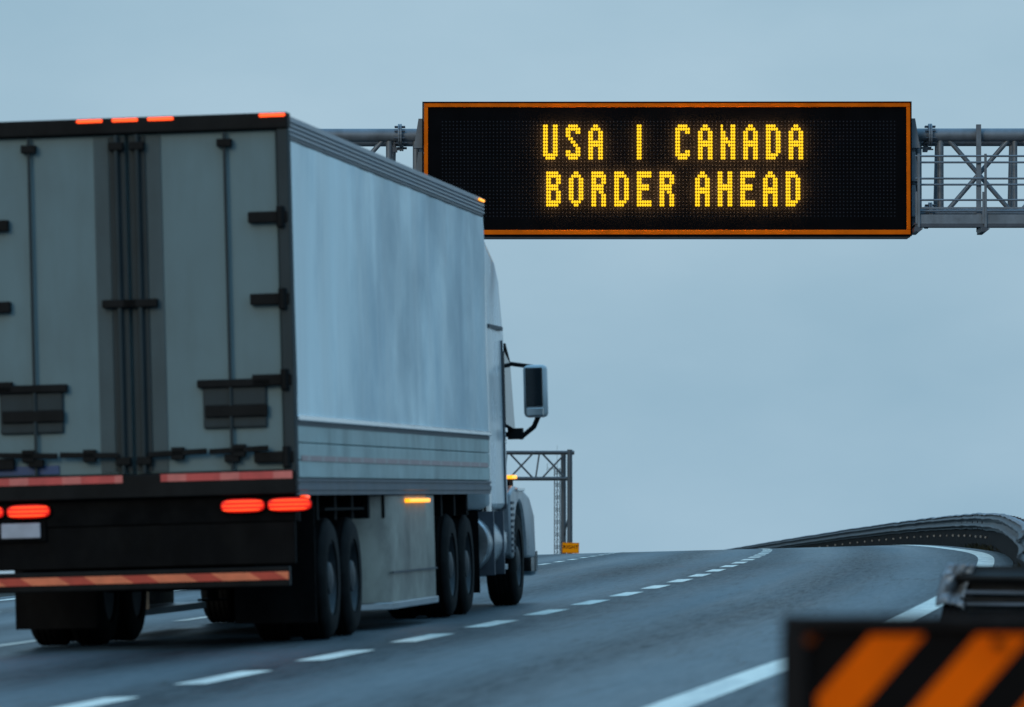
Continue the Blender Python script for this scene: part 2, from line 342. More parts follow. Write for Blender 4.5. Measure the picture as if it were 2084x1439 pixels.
# ------------------------------------------------------------------ road, ground
CROSS = .026
def Xc(Y): return -6.16 - max(0, Y - 45)**2 / 2700.
def zc(Y): return G*Y - max(0, min(Y, 330) - 90)**2 / 14000. - max(0, Y - 330) * 240/7000.
def rz(X, Y): return zc(Y) + CROSS * (X - Xc(Y))
EDGE = [(-60,3.50),(20,3.50),(31,3.53),(37,3.68),(45,3.80),(53,3.88),(64,3.95),(75,4.02),(84,4.08),(95,4.16),(103,4.2),(112,4.05),(121,3.8),(140,3.6),(600,3.6)]
def edge(Y): return sum(lerp_table(EDGE, Y + k) for k in (-6,-3,0,3,6)) / 5
PAVE_L = -9.6
def pave_r(Y): return edge(Y) + 1.15 - .73 * smooth(58, 80, Y)
Ys = [-60,-40,-20,0] + [i*2.5 for i in range(4, 84)] + [210 + 10*i for i in range(1, 30)]
road = MB(); nU = 13
def roadpt(Y, k):
    d = PAVE_L + (pave_r(Y) - PAVE_L) * k / (nU-1); X = Xc(Y) + d
    return (X, Y, rz(X, Y))
road.grid(roadpt, Ys, list(range(nU)))
ro = road.build('road', M['asphalt'], smooth_=True); tag(ro, kind='structure')
uvl = ro.data.uv_layers.new(name='road')
for lp in ro.data.loops:
    v = ro.data.vertices[lp.vertex_index].co; uvl.data[lp.index].uv = (v.x - Xc(v.y), v.y)

def gz(X, Y):
    Yq = min(Y, 600); d = X - Xc(Yq); base = zc(Yq) if Y < 600 else zc(600)
    pr = pave_r(Yq)
    if PAVE_L - .3 <= d <= pr + .12: return base + CROSS*d - .07
    if d > pr:
        e = d - pr - .12
        bank = .42 * smooth(0, .5, e) * smooth(46, 62, Y) * (1 - smooth(84, 114, Y)) + .10 * smooth(0, 1, e) * (1 - smooth(55, 80, Y))
        return base + CROSS*(pr+.25) - .07 + bank - .22*max(0, e-2.2) * (1 if e < 12 else 12/e)
    e = PAVE_L - .3 - d
    return base + CROSS*(PAVE_L-.3) - .07 - .2*min(e, 12)
gx = sorted(set([-2500,-1400,-700,-350,-180,-120] + [-90+6*i for i in range(0,7)] + [-48 + 2*i for i in range(0, 12)] + [-24+1.0*i for i in range(0, 14)] + [-10+.5*i for i in range(0, 32)] + [6,7,8,10,12,16,20,30,50,90,180,400,900,2500]))
gy = [-400,-150,-60] + [-40+5*i for i in range(0, 90)] + [420,450,500,560,650,900,1400,2400,4500]
def groundpt(Y, X):
    z = gz(X, Y); j = 0 if abs(X - Xc(min(Y,600))) < 12 else .15*noise.noise((X*.05, Y*.05, 0))
    return (X, Y, z + j)
M['soil'] = mat('dark_verge_soil', (.022,.022,.018), .9, 0, .35, .8, bump=.5, bscale=8, dirt=(.035,.034,.022), dirt_amt=.7, dirt_scale=(.6,.6,.6), spec=.15)
go = MB().grid(groundpt, gy, gx).build('ground', M['soil'], smooth_=True); tag(go, kind='structure')

# painted markings, one sheet 4 mm above the asphalt
def strip(mb, d0, d1, ya, yb, step=1.2):
    n = max(1, int((yb-ya)/step)); ys = [ya + (yb-ya)*i/n for i in range(n+1)]
    f0 = d0 if callable(d0) else (lambda Y: d0); f1 = d1 if callable(d1) else (lambda Y: d1)
    def pt(Y, k):
        X = Xc(Y) + (f0(Y) if k == 0 else f1(Y)); return (X, Y, rz(X, Y) + .005)
    mb.grid(pt, ys, [0, 1])
dm = MB()
DASH0, DSP, DLEN = 31.65, 5.2, 2.8
for i in range(-6, 40): strip(dm, -.11, .11, DASH0 + DSP*i, DASH0 + DSP*i + DLEN)
for i in range(-6, 30): strip(dm, -3.86, -3.72, DASH0 + 1.6 + DSP*i, DASH0 + 1.6 + DSP*i + DLEN)
for i in range(-6, 30): strip(dm, -7.4, -7.27, DASH0 + 2.6 + DSP*i, DASH0 + 2.6 + DSP*i + DLEN)
tag(dm.build('lane_marking', M['paint_line']), kind='structure')
em = MB()
strip(em, lambda Y: edge(Y) - .13, lambda Y: edge(Y) + .13, -20, 300)
strip(em, -9.1, -8.9, -20, 300)
tag(em.build('edge_marking', M['paint_line']), kind='structure')

# ------------------------------------------------------------------ the lorry
TR = thing('semi_truck', 'white curtain-sided semi truck with glowing red tail lamps driving up the left lane', 'truck')
TX, TY = -8.25, 46.9
TR.location = (TX, TY, rz(TX, TY) + .004); TR.rotation_euler = (math.atan(G), -CROSS, 0)
HW = 1.30; LEN = 13.7; TOP = 4.26; FLOOR = 1.32
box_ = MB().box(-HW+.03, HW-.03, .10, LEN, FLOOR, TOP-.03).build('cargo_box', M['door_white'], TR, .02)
MB().box(-HW+.04, HW-.04, .14, LEN+.01, TOP-.03, TOP).build('roof', M['door_post'], box_)
for s in (1, -1):
    # ribbed roof rail
    prof = [(HW-.03, TOP-.165), (HW+.004, TOP-.165)]
    for k in range(4):
        z0 = TOP - .155 + k*.037
        prof += [(HW+.004, z0), (HW+.022, z0+.006), (HW+.022, z0+.025), (HW+.004, z0+.031)]
    prof += [(HW+.004, TOP+.012), (HW-.03, TOP+.012)]
    rr = MB().prism([(s*a, b) for a, b in prof], .04, LEN+.02, 'y').build('roof_rail', M['rail_grey'], TR)
    gm = MB()
    for k in range(3): gm.box(s*HW if s > 0 else -HW-.007, s*HW+.007 if s > 0 else -HW, .05, LEN, TOP-.1235+k*.037, TOP-.1185+k*.037)
    gm.box(s*(HW+.004) - .008, s*(HW+.004)+.008, .05, LEN, TOP-.185, TOP-.168)
    gm.build('groove', M['rail_groove'], rr)
    # curtain with soft vertical pleats
    def cpt(y, z, s=s):
        w = .010*noise.noise((y*2.3, z*.25, 3.1*s)) + .007*math.sin(y*5.2 + .5*math.sin(z)) + .006*noise.noise((y*7, z*.6, 1))
        w += .012*noise.noise((y*.5, z*.9, 8))
        e = min(1, (z-1.85)/.25, (TOP-.18-z)/.25); e = max(0, e)
        return (s*(HW - .005 + .012 + w*(.35+.65*e)), y, z)
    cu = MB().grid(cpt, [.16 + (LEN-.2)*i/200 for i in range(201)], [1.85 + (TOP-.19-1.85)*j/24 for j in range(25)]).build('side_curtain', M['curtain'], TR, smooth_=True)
    tm = MB()
    tm.box(s*HW-.012, s*HW+.036, .12, LEN-.02, 1.805, 1.855).build('trim_strip', M['chrome'], TR, .012)
    MB().box(s*HW-.02, s*HW+.016, .12, LEN-.02, 1.770, 1.803).build('painted_shadow_strip', M['rail_groove'], TR)  # solid dark bar, the shade below the trim put into its colour
    sb = MB()
    for k in range(3): sb.box(s*HW-.02, s*HW+.012, .12, LEN-.02, FLOOR+.03+k*.1425, FLOOR+.03+k*.1425+.136)
    sbo = sb.build('side_board', M['board'], TR, .006)
    MB().box(s*(HW+.0165)-.0015, s*(HW+.0165)+.0015, .3, LEN-.2, 1.485, 1.53).build('reflective_tape', M['tape_side'], TR)
    br_ = MB()
    br_.prism([(s*(HW-.04), FLOOR-.11), (s*(HW+.012), FLOOR-.11), (s*(HW+.012), FLOOR-.075), (s*(HW+.024), FLOOR-.07), (s*(HW+.024), FLOOR-.03), (s*(HW+.010), FLOOR-.025), (s*(HW+.010), FLOOR-.005), (s*(HW+.022), FLOOR), (s*(HW+.022), FLOOR+.022), (s*(HW-.04), FLOOR+.022)], .04, LEN-.02, 'y')
    br_.build('bottom_rail', M['steel_dark'], TR)
# rear frame
MB().box(-HW-.012, HW+.024, -.03, .13, TOP-.10, TOP+.03).build('rear_header', M['black_paint'], TR, .012)
for s in (1, -1): MB().box(s*HW-.075, s*HW+.022, -.015, .13, FLOOR+.02, TOP-.10).build('corner_post', M['door_post'], TR, .012)
MB().box(-HW-.01, HW+.02, -.05, .14, FLOOR-.10, FLOOR+.09).build('rear_sill', M['black_paint'], TR, .012)
# doors with their hinges, lock rods and handles
for s in (1, -1):
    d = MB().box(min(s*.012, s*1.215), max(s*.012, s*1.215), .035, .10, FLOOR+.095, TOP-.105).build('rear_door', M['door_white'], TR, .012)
    MB().box(min(s*.014, s*.15), max(s*.014, s*.15), .02, .034, FLOOR+.11, TOP-.12).build('edge_strip', M['door_post'], d, .006)
    MB().box(min(s*.155, s*.275), max(s*.155, s*.275), .026, .0345, FLOOR+.11, TOP-.12).build('inner_strip', mat('mid_grey_door_strip', (.075,.105,.115), .6, 0, .1, 2, spec=.15, dirt=(.04,.045,.045), dirt_amt=.4, dirt_scale=(3,1,.6)) if s > 0 else bpy.data.materials['mid_grey_door_strip'], d, .004)
    for z in (3.45, 2.79, 2.14, 1.52):
        MB().box(min(s*.98, s*1.30), max(s*.98, s*1.30), -.03, .034, z-.045, z+.045).cyl((s*1.245, -.03, z-.085), (s*1.245, -.03, z+.085), .033).build('hinge', M['black_paint'], d, .008)
    for xx in (.085, .80):
        r = MB().cyl((s*xx, -.012, FLOOR+.10), (s*xx, -.012, TOP-.11), .019, n=12)
        if xx > .5: r = MB().cyl((s*xx, -.012, FLOOR+.10), (s*xx, -.012, TOP-.11), .013, n=12)
        r.build('lock_rod', M['door_post'], d, smooth_=True)
        g = MB()
        for z in ((FLOOR+.2, 2.79, TOP-.2) if xx < .5 else (FLOOR+.2, TOP-.2)): g.box(s*xx-(.14 if z == 2.79 else .06), s*xx+(.14 if z == 2.79 else .06), -.04, .036, z-.032, z+.032)
        g.build('rod_guide', M['black_paint'], d, .006, each=True)
    for xx, z in ((.36, 1.57), (.86, 1.58)):
        MB().bar((s*(xx-.24), -.035, z-.005), (s*(xx+.24), -.035, z+.012), .03, .045).box(s*xx-.05, s*xx+.05, -.05, .034, z-.05, z+.05).build('door_handle', M['black_paint'], d, .006)
    # recessed lock case near the outer edge
    lk = MB().box(s*.83-.26, s*.83+.26, .0,   .034, 1.76, 2.10).build('lock_case', M['door_post'], d, .03)
    MB().box(s*.83-.30, s*.83+.30, -.03, .032, 2.09, 2.155).box(s*.83-.24, s*.83+.27, -.025, -.001, 1.85, 1.95).build('lock_latch', M['black_paint'], d, .01, each=True)
MB().box(-1.28, -.62, .018, .0335, FLOOR+.11, FLOOR+.18).build('blue_sticker', M['sticker'], TR)
# tape on the sill
for a, b in ((-1.27, -.09), (.22, 1.29)):
    MB().box(a, b, -.0545, -.0505, FLOOR+.025, FLOOR+.085).build('reflective_tape', M['tape_red'], TR)
# lamps
def oval(mb, cx, cz, w, h, y0, y1, n=28):
    mb.prism([(cx + math.copysign(abs(math.cos(t))**.62, math.cos(t))*w/2, cz + math.copysign(abs(math.sin(t))**.62, math.sin(t))*h/2) for t in [2*math.pi*k/n for k in range(n)]], y0, y1, 'y')
MB().box(-HW, HW, .02, .10, 1.00, FLOOR-.102).build('lamp_bar', M['chassis'], TR, .01)
for cx in (.875, 1.255, -.875, -1.255):
    mb = MB(); oval(mb, cx, 1.135, .355, .108, -.022, .019); hs = mb.build('tail_lamp', M['lamp_red'], TR, .012)
    co = MB()
    for k in (-1, 0, 1):
        oval(co, cx + .01*k, 1.135 + k*.033, .33 - .03*abs(k), .013, -.030, -.0225)
    co.build('led_row', M['lamp_red_core'], hs, each=True)
    mb = MB(); oval(mb, cx, 1.135, .372, .124, -.010, .0195); mb.build('lamp_bezel', M['chassis'], hs)
for cx in (-1.20, -.29, 0, .29, 1.20):
    MB().box(cx-.105, cx+.105, -.045, -.0305, TOP-.004, TOP+.021).build('marker_lamp', M['lamp_marker'], TR, .006)
MB().box(HW+.024, HW+.04, 13.2, 13.62, TOP-.035, TOP-.01).build('side_marker_lamp', M['lamp_amber'], TR, .006)
MB().box(HW-.02, HW+.024, .42, .66, FLOOR-.145, FLOOR-.115).build('side_marker_lamp', M['lamp_marker'], TR, .006)
MB().box(HW-.02, HW+.03, 7.0, 8.5, 1.135, 1.172).build('side_marker_lamp', M['lamp_amber'], TR, .008)
MB().box(-1.10, -.78, -.02, -.005, .92, 1.04).build('number_plate', M['plate'], TR, .006)
MB().box(-1.14, -.74, -.004, .03, .895, 1.055).build('plate_holder', M['chassis'], TR)
MB().box(-1.29, 1.29, .03, .09, .66, .998).build('rear_valance', M['flap'], TR, .01)
# underride guard
ug = MB().box(-1.24, 1.24, -.02, .10, .48, .64).build('underride_guard', M['black_paint'], TR, .012)
for s in (.62, -.62): MB().box(s-.05, s+.05, .10, .2, .5, 1.1).build('guard_bracket', M['chassis'], ug, .008)
MB().box(-1.235, 1.235, -.0245, -.0205, .535, .598).build('guard_tape', M['tape_guard'], ug)
# chassis, axles, wheels
ch = MB()
for s in (.5, -.5): ch.box(s-.07, s+.07, .3, LEN-1.5, .86, FLOOR-.002)
for k in range(12): ch.box(-1.25, 1.25, .5+k*1.05, .62+k*1.05, 1.0, FLOOR-.001)
ch.box(-.95, .95, .12, .16, .62, 1.1)
ch.bar((-.9,.3,.62), (-.15,.3,1.05), .07).bar((.9,.3,.62), (.15,.3,1.05), .07)
ch.build('chassis', M['chassis'], TR)
for s in (.92, -.92):
    MB().box(s-.34, s+.34, 1.30, 1.32, .16, 1.12).build('mud_flap', M['flap'], TR)
R = .51
def wheel(x, y, side, w=.30):
    p = [(-w/2, R-.19), (-w/2, R-.06), (-w/2+.03, R-.015), (-w/2+.05, R)]
    for k in range(4):
        a = -w/2 + .05 + (w-.1)*(k+.42)/4; p += [(a, R), (a+.003, R-.014), (a+.014, R-.014), (a+.017, R)]
    p += [(w/2-.05, R), (w/2-.03, R-.015), (w/2, R-.06), (w/2, R-.19), (w/2-.06, R-.20), (-w/2+.06, R-.20)]
    wh = MB().lathe_x(p).build('wheel', M['rubber'], TR, smooth_=True, loc=(x, y, R))
    q = [(-w/2+.02, .0001), (-w/2+.02, R-.2), (w/2-.02, R-.192), (w/2-.015, R-.21), (w/2-.10, R-.24), (w/2-.12, .17), (w/2-.02, .13), (w/2-.005, .08), (w/2-.0, .0001)]
    rm = MB().lathe_x([(a*side, b) for a, b in q], n=28)
    rm = rm.build('rim', M['rim'], wh, smooth_=True)
    nb = MB()
    for k in range(10):
        t = 2*math.pi*k/10; nb.cyl((side*(w/2-.115), .215*math.cos(t), .215*math.sin(t)), (side*(w/2-.08), .215*math.cos(t), .215*math.sin(t)), .014, n=6)
    nb.build('wheel_nut', M['rim'], wh, each=True)
    return wh
for y in (2.25, 3.6):
    MB().cyl((-1.1, y, R), (1.1, y, R), .075).build('axle', M['chassis'], TR)
    for s in (1, -1): wheel(s*1.12, y, s); wheel(s*.78, y, s)
for s in (1, -1): MB().box(s*1.12-.17, s*1.12+.17, 1.75, 4.15, 1.08, 1.10).build('wheel_guard', M['chassis'], TR)
# skirt panel that curls in at its rear end
for s in (1, -1):
    sk = MB(); path = []
    for k in range(15):
        t = k/14*math.pi/2; path.append((s*(HW-.02-.42*(1-math.sin(t))), 5.35 + .75*(1-math.cos(t))))
    path += [(s*(HW-.02), 7.2), (s*(HW-.02), 9.15)]
    n = len(path)
    inner = [(x - s*.02, y) for x, y in path]
    poly = path + inner[::-1]
    sko = MB().prism(poly, .24, 1.20, 'z').build('side_skirt', M['skirt'], TR, smooth_=True)
    MB().prism([(s*(HW-.01), 5.9), (s*(HW+.004), 5.9), (s*(HW+.004), 9.12), (s*(HW-.01), 9.12)], .50, .515, 'z').build('panel_seam', M['rail_groove'], sko)
    MB().prism([(s*(HW-.35), 5.3), (s*(HW+.002), 5.8), (s*(HW+.002), 9.17), (s*(HW-.35), 9.17)], .175, .238, 'z').build('skirt_lip', M['alu'], sko, .008)
    MB().box(s*1.0-.06, s*1.0+.06, 4.75, 4.95, .45, 1.12).build('skirt_bracket', M['chassis'], TR)
    lg = MB().box(s*.95-.07, s*.95+.07, 9.5, 9.64, .42, 1.14).box(s*.95-.05, s*.95+.05, 9.52, 9.62, .26, .42).box(s*.95-.13, s*.95+.13, 9.44, 9.7, .24, .262)
    lg.build('landing_leg', M['chassis'], TR, .006)
MB().box(-.9, .9, 5.2, 9.1, .45, .9).build('pallet_box', M['chassis'], TR)
# tractor
tc_ = MB()
for s in (.43, -.43): tc_.box(s-.05, s+.05, 9.9, 18.3, .72, 1.0)
tc_.box(-.55, .55, 11.0, 12.4, 1.0, 1.13); tc_.build('tractor_frame', M['chassis'], TR)
for y in (10.95, 12.3):
    MB().cyl((-1.1, y, R), (1.1, y, R), .09).build('axle', M['chassis'], TR)
    for s in (1, -1): wheel(s*1.08, y, s); wheel(s*.74, y, s)
for s in (1, -1):
    MB().box(s*.92-.32, s*.92+.32, 13.12, 13.14, .2, 1.05).build('mud_flap', M['flap'], TR)
    ft = MB().cyl((s*1.0, 13.5, .70), (s*1.0, 15.1, .70), .31, n=32).build('fuel_tank', M['alu'], TR, .02, True)
    MB().box(s*1.0-.32, s*1.0+.32, 13.8, 13.86, .37, 1.03).box(s*1.0-.32, s*1.0+.32, 14.7, 14.76, .37, 1.03).build('tank_strap', M['steel_dark'], ft, each=True)
    st = MB().box(s*1.14-.06, s*1.14+.06, 15.2, 16.1, .40, .46).box(s*1.14-.06, s*1.14+.06, 15.2, 16.1, .75, .80).box(s*1.08-.02, s*1.08+.02, 15.15, 16.15, .36, 1.15)
    st.build('cab_step', M['alu'], TR, .008, each=True)
    wheel(s*1.06, 17.05, s, .32)
MB().cyl((-1., 17.05, R), (1., 17.05, R), .07).build('axle', M['chassis'], TR)
# cab: sleeper, roof fairing, windscreen, hood
def loft(sections, name, m, parent, bevel=.05):
    """sections: (y, half width, z bottom, z top, top half width)"""
    vs = []; fs = []
    for (y, hw, z0, z1, tw) in sections:
        vs += [(-hw, y, z0), (hw, y, z0), (hw, y, z0 + (z1-z0)*.9), (tw, y, z1), (-tw, y, z1), (-hw, y, z0 + (z1-z0)*.9)]
    n = len(sections)
    for i in range(n-1):
        for k in range(6):
            a = i*6+k; b = i*6+(k+1) % 6; fs.append((a, b, b+6, a+6))
    fs.append(tuple(range(5, -1, -1))); fs.append(tuple(range((n-1)*6, n*6)))
    return MB().add(vs, fs).build(name, m, parent, bevel, True)
cabo = loft([(14.15, 1.25, 1.05, 3.92, 1.17), (14.5, 1.26, 1.05, 4.00, 1.17), (15.1, 1.25, 1.05, 3.94, 1.13), (15.6, 1.24, 1.05, 3.70, 1.08), (16.05, 1.22, 1.05, 3.20, 1.02), (16.4, 1.18, 1.05, 2.74, .98), (16.95, 1.12, 1.05, 2.02, .95)], 'cab', M['cab'], TR, .06)
for s in (1, -1):
    MB().prism([(15.72, 1.95), (16.62, 1.9), (16.30, 2.62), (15.72, 2.74)], s*1.2, s*1.262, 'x').build('side_window', M['glass'], cabo, .01)
    MB().prism([(15.62, 1.05), (15.655, 1.05), (15.655, 2.85), (15.62, 2.85)], s*1.2, s*1.256, 'x').build('door_seam', M['rail_groove'], cabo)
    MB().box(s*1.235-.012, s*1.235+.012, 15.72, 15.9, 1.75, 1.79).build('door_handle', M['chrome'], cabo, .006)
    MB().box(s*1.255-.012, s*1.255+.014, 14.3, 15.6, 2.95, 2.99).build('cab_trim', M['rail_groove'], cabo)
    MB().cyl((s*1.2, 14.22, .9), (s*1.2, 14.22, 3.5), .055).build('grab_pipe', M['chrome'], TR, 0, True)
MB().prism([(16.40, 2.60), (16.93, 2.06), (16.985, 2.08), (16.45, 2.63)], -.92, .92, 'x').build('windscreen', M['glass'], cabo)
MB().prism([(16.28, 2.78), (16.66, 2.62), (16.67, 2.66), (16.29, 2.84)], -1.17, 1.22, 'x').build('sun_visor', M['black_paint'], cabo, .01)
loft([(16.7, .98, .95, 1.98, .75), (17.4, .92, .95, 1.82, .68), (18.2, .84, .95, 1.62, .6), (18.5, .78, .9, 1.45, .55)], 'hood', M['cab'], TR, .06)
for s in (1, -1):
    # front fender with its wheel arch
    arc = [(17.05 + .62*math.cos(t), R + .62*math.sin(t)) for t in [math.pi*k/16 for k in range(17)]]
    poly = [(16.2, .55), (16.2, 1.22), (16.6, 1.30), (17.3, 1.28), (18.1, 1.18), (18.55, .98), (18.62, .50)] + [(p[0], max(p[1], .5)) for p in arc]
    fo = MB().prism(poly, s*.72, s*1.235, 'x').build('fender', M['cab_low'], TR, .03, True)
    gr = MB()
    for k in range(9): gr.box(s*1.237-.01, s*1.237+.01, 16.22, 16.44, .58+k*.065, .61+k*.065)
    gr.build('vent_slats', M['rail_groove'], fo)
    MB().box(s*1.237-.012, s*1.237+.022, 16.75, 17.45, 1.325 if False else 1.24, 1.275).build('trim', M['chrome'], fo, .006)
    MB().box(s*1.14-.05, s*1.14+.08, 16.55, 17.05, 1.375, 1.415).build('turn_lamp', M['lamp_amber'], fo, .01)
    MB().box(s*1.14-.04, s*1.14+.04, 16.6, 17.0, 1.28, 1.375).build('lamp_mount', M['chassis'], fo)
    MB().box(s*.95-.16, s*.95+.16, 18.42, 18.62, .72, .95).build('headlight', M['glass'], fo, .03)
    # mirror on two arms
    mo = MB().box(s*1.50-.13, s*1.50+.13, 16.50, 16.66, 2.03, 2.60).build('mirror', M['cab'], TR, .05, True)
    MB().box(s*1.50-.10, s*1.50+.085, 16.478, 16.499, 2.15, 2.57).build('mirror_glass', M['glass'], mo, .01)
    MB().box(s*1.50-.10, s*1.50+.09, 16.478, 16.499, 2.05, 2.135).build('wide_angle_glass', M['chrome'], mo, .008)
    MB().cyl((s*1.1, 16.56, 2.64), (s*1.48, 16.58, 2.58), .024).build('mirror_arm', M['black_paint'], mo, 0, True)
    MB().tube([(s*1.15, 16.56, 1.86), (s*1.33, 16.56, 1.82), (s*1.47, 16.57, 1.93), (s*1.53, 16.58, 2.06)], .028)  .box(s*1.27-.08, s*1.27+.08, 16.5, 16.64, 1.80, 1.92).build('mirror_arm', M['black_paint'], mo, 0, True)
MB().box(-1.24, 1.24, 18.5, 18.78, .30, .62).build('front_bumper', M['chrome'], TR, .05)
MB().box(-.5, .5, 18.5, 18.55, .7, 1.35).build('grille', M['chassis'], TR, .02)

# ------------------------------------------------------------------ message sign and its gantry
YS = 110.0
SC = P(1357.5, 346, YS); Zc = (SC - CAM).dot(fwd); S = Zc / F           # metres per photograph pixel at the sign
YAW = PSI - math.radians(.4)
def U(px): return (px - 1357.5) * S
def ZZ(py): return (346 - py) * S
sg = thing('message_sign', 'wide black electronic message sign with orange border and yellow lettering over the road', 'sign', SC, (0, 0, YAW))
D = .34
MB().box(U(862.5), U(1853), .012, D, ZZ(483), ZZ(208.5)).build('housing', M['sign_shell'], sg, .02)
fr = MB()
fr.box(U(862.5), U(1852.5), -.06, .010, ZZ(218), ZZ(209.5)).box(U(862.5), U(1852.5), -.06, .010, ZZ(478), ZZ(468.5))
fr.box(U(862.5), U(871), -.06, .010, ZZ(468.3), ZZ(218.2)).box(U(1844.5), U(1852.5), -.06, .010, ZZ(468.3), ZZ(218.2))
fr.build('frame', M['orange_frame'], sg, .008)
tr = MB()
tr.box(U(859.5), U(1855), -.075, .02, ZZ(209.2), ZZ(207)).box(U(859.5), U(1855), -.075, .02, ZZ(481), ZZ(478.3))
tr.box(U(859.5), U(862.2), -.075, .02, ZZ(478.2), ZZ(209.3)).box(U(1852.8), U(1855), -.075, .02, ZZ(478.2), ZZ(209.3))
tr.build('edge_trim', M['sign_black'], sg)
face = MB().box(U(871.3), U(1844.2), -.02, .008, ZZ(468.2), ZZ(218.3)).build('face_panel', M['sign_black'], sg)
MB().box(U(866), U(1848), -.02, D-.02, ZZ(485.5), ZZ(481.3)).build('drip_rail', M['steel_dark'], sg, .006)
for a, b in ((240, 300), (308, 368), (376, 440)):
    for sx in (1, -1):
        x0 = U(861) if sx < 0 else U(1853.6)
        MB().prism([(D*.5, ZZ(a)), (D*.5+.7, ZZ(a)), (D*.5+1.0, ZZ(b)), (D*.5, ZZ(b))], x0 - .001, x0 + sx*.02, 'x').add(
            [(x0+sx*.02, .12, ZZ(a)), (x0+sx*.09, .12, ZZ(a)), (x0+sx*.18, .12, ZZ(b)), (x0+sx*.02, .12, ZZ(b)), (x0+sx*.02, .32, ZZ(a)), (x0+sx*.09, .32, ZZ(a)), (x0+sx*.18, .32, ZZ(b)), (x0+sx*.02, .32, ZZ(b))],
            [(0,1,2,3),(7,6,5,4),(0,4,5,1),(1,5,6,2),(2,6,7,3),(3,7,4,0)]).build('side_vent', M['steel'], sg)
FONT = {
'U': ['XX..XX']*9 + ['XXXXXX', '.XXXX.'],
'S': ['.XXXX.','XXXXXX','XX..XX','XX....','.XX...','..XX..','...XX.','....XX','XX..XX','XXXXXX','.XXXX.'],
'A': ['..XX..','.XXXX.','XX..XX','XX..XX','XX..XX','XXXXXX','XXXXXX','XX..XX','XX..XX','XX..XX','XX..XX'],
'I': ['XX']*11,
'C': ['.XXXX.','XXXXXX','XX..XX'] + ['XX....']*5 + ['XX..XX','XXXXXX','.XXXX.'],
'N': ['X...XX','X...XX','XX..XX','XX..XX','XXX.XX','XXXXXX','XX.XXX'] + ['XX..XX']*4,
'D': ['XXXX..','XXXXX.'] + ['XX..XX']*7 + ['XXXXX.','XXXX..'],
'B': ['XXXXX.','XXXXXX','XX..XX','XX..XX','XXXXX.','XXXXX.','XX..XX','XX..XX','XX..XX','XXXXXX','XXXXX.'],
'O': ['..XX..','.XXXX.'] + ['XX..XX']*7 + ['.XXXX.','..XX..'],
'R': ['XXXXX.','XXXXXX','XX..XX','XX..XX','XXXXX.','XXXXX.','XX.XX.','XX..XX','XX..XX','XX..XX','XX..XX'],
'E': ['XXXXXX','XXXXXX','XX....','XX....','XXXXX.','XXXXX.','XX....','XX....','XX....','XXXXXX','XXXXXX'],
'H': ['XX..XX']*4 + ['XXXXXX']*2 + ['XX..XX']*5}
TEXT = [(257.4, [('U',1107.6),('S',1153.7),('A',1199.5),('I',1298.1),('C',1376.3),('A',1422.4),('N',1468.6),('A',1514.4),('D',1560.5),('A',1606.6)]),
        (353.0, [('B',1113.9),('O',1159.8),('R',1205.8),('D',1252.2),('E',1298.1),('R',1344.3),('A',1416.5),('H',1462.4),('E',1508.4),('A',1554.4),('D',1600.5)])]
lit = []
def dome(mb, cx, cz, y, rx, rz_, h, n=12):
    """an LED lens standing off the face, closed front and back"""
    vs = [(cx, y-h, cz)]; fs = []
    for (q, yy) in ((.6, y-h*.8), (1, y-h*.15), (.8, y+h*.5)):
        for k in range(n):
            t = 2*math.pi*k/n; vs.append((cx + rx*q*math.cos(t), yy, cz + rz_*q*math.sin(t)))
    vs.append((cx, y+h*.7, cz))
    for k in range(n): fs.append((0, 1+(k+1) % n, 1+k)); fs.append((1+2*n+k, 1+2*n+(k+1) % n, 1+3*n))
    for j in range(2):
        for k in range(n): a = 1+j*n+k; b = 1+j*n+(k+1) % n; fs.append((a, b, b+n, a+n))
    mb.add(vs, fs)
for y0, row in TEXT:
    for chh, x0 in row:
        mb = MB()
        for r_, line in enumerate(FONT[chh]):
            for c_, q in enumerate(line):
                if q == 'X':
                    px, py = x0 + c_*5.0, y0 + r_*6.54; lit.append((px, py))
                    dome(mb, U(px), ZZ(py), -.15, 2.45*S, 3.15*S, .02)
        lo = mb.build('lit_letter', M['led_on'], face); lo.data.materials.append(M['added_halo'])     # added unseen emission behind each lens puts the halo on the face
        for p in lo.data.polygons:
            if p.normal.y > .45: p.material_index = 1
off = MB(); PIT = 7.42
for i in range(125):
    for j in range(27):
        px, py = 900.5 + i*PIT, 247.5 + j*PIT
        if any(abs(px-a) < 4.4 and abs(py-b) < 5 for a, b in lit): continue
        n = 6; r_ = 1.75*S
        vs = [(U(px), -.0245, ZZ(py))] + [(U(px) + r_*math.cos(2*math.pi*k/n), -.0195, ZZ(py) + r_*math.sin(2*math.pi*k/n)) for k in range(n)]
        off.add(vs, [(0, 1+(k+1) % n, 1+k) for k in range(n)])
off.build('unlit_led_grid', M['led_off'], face)

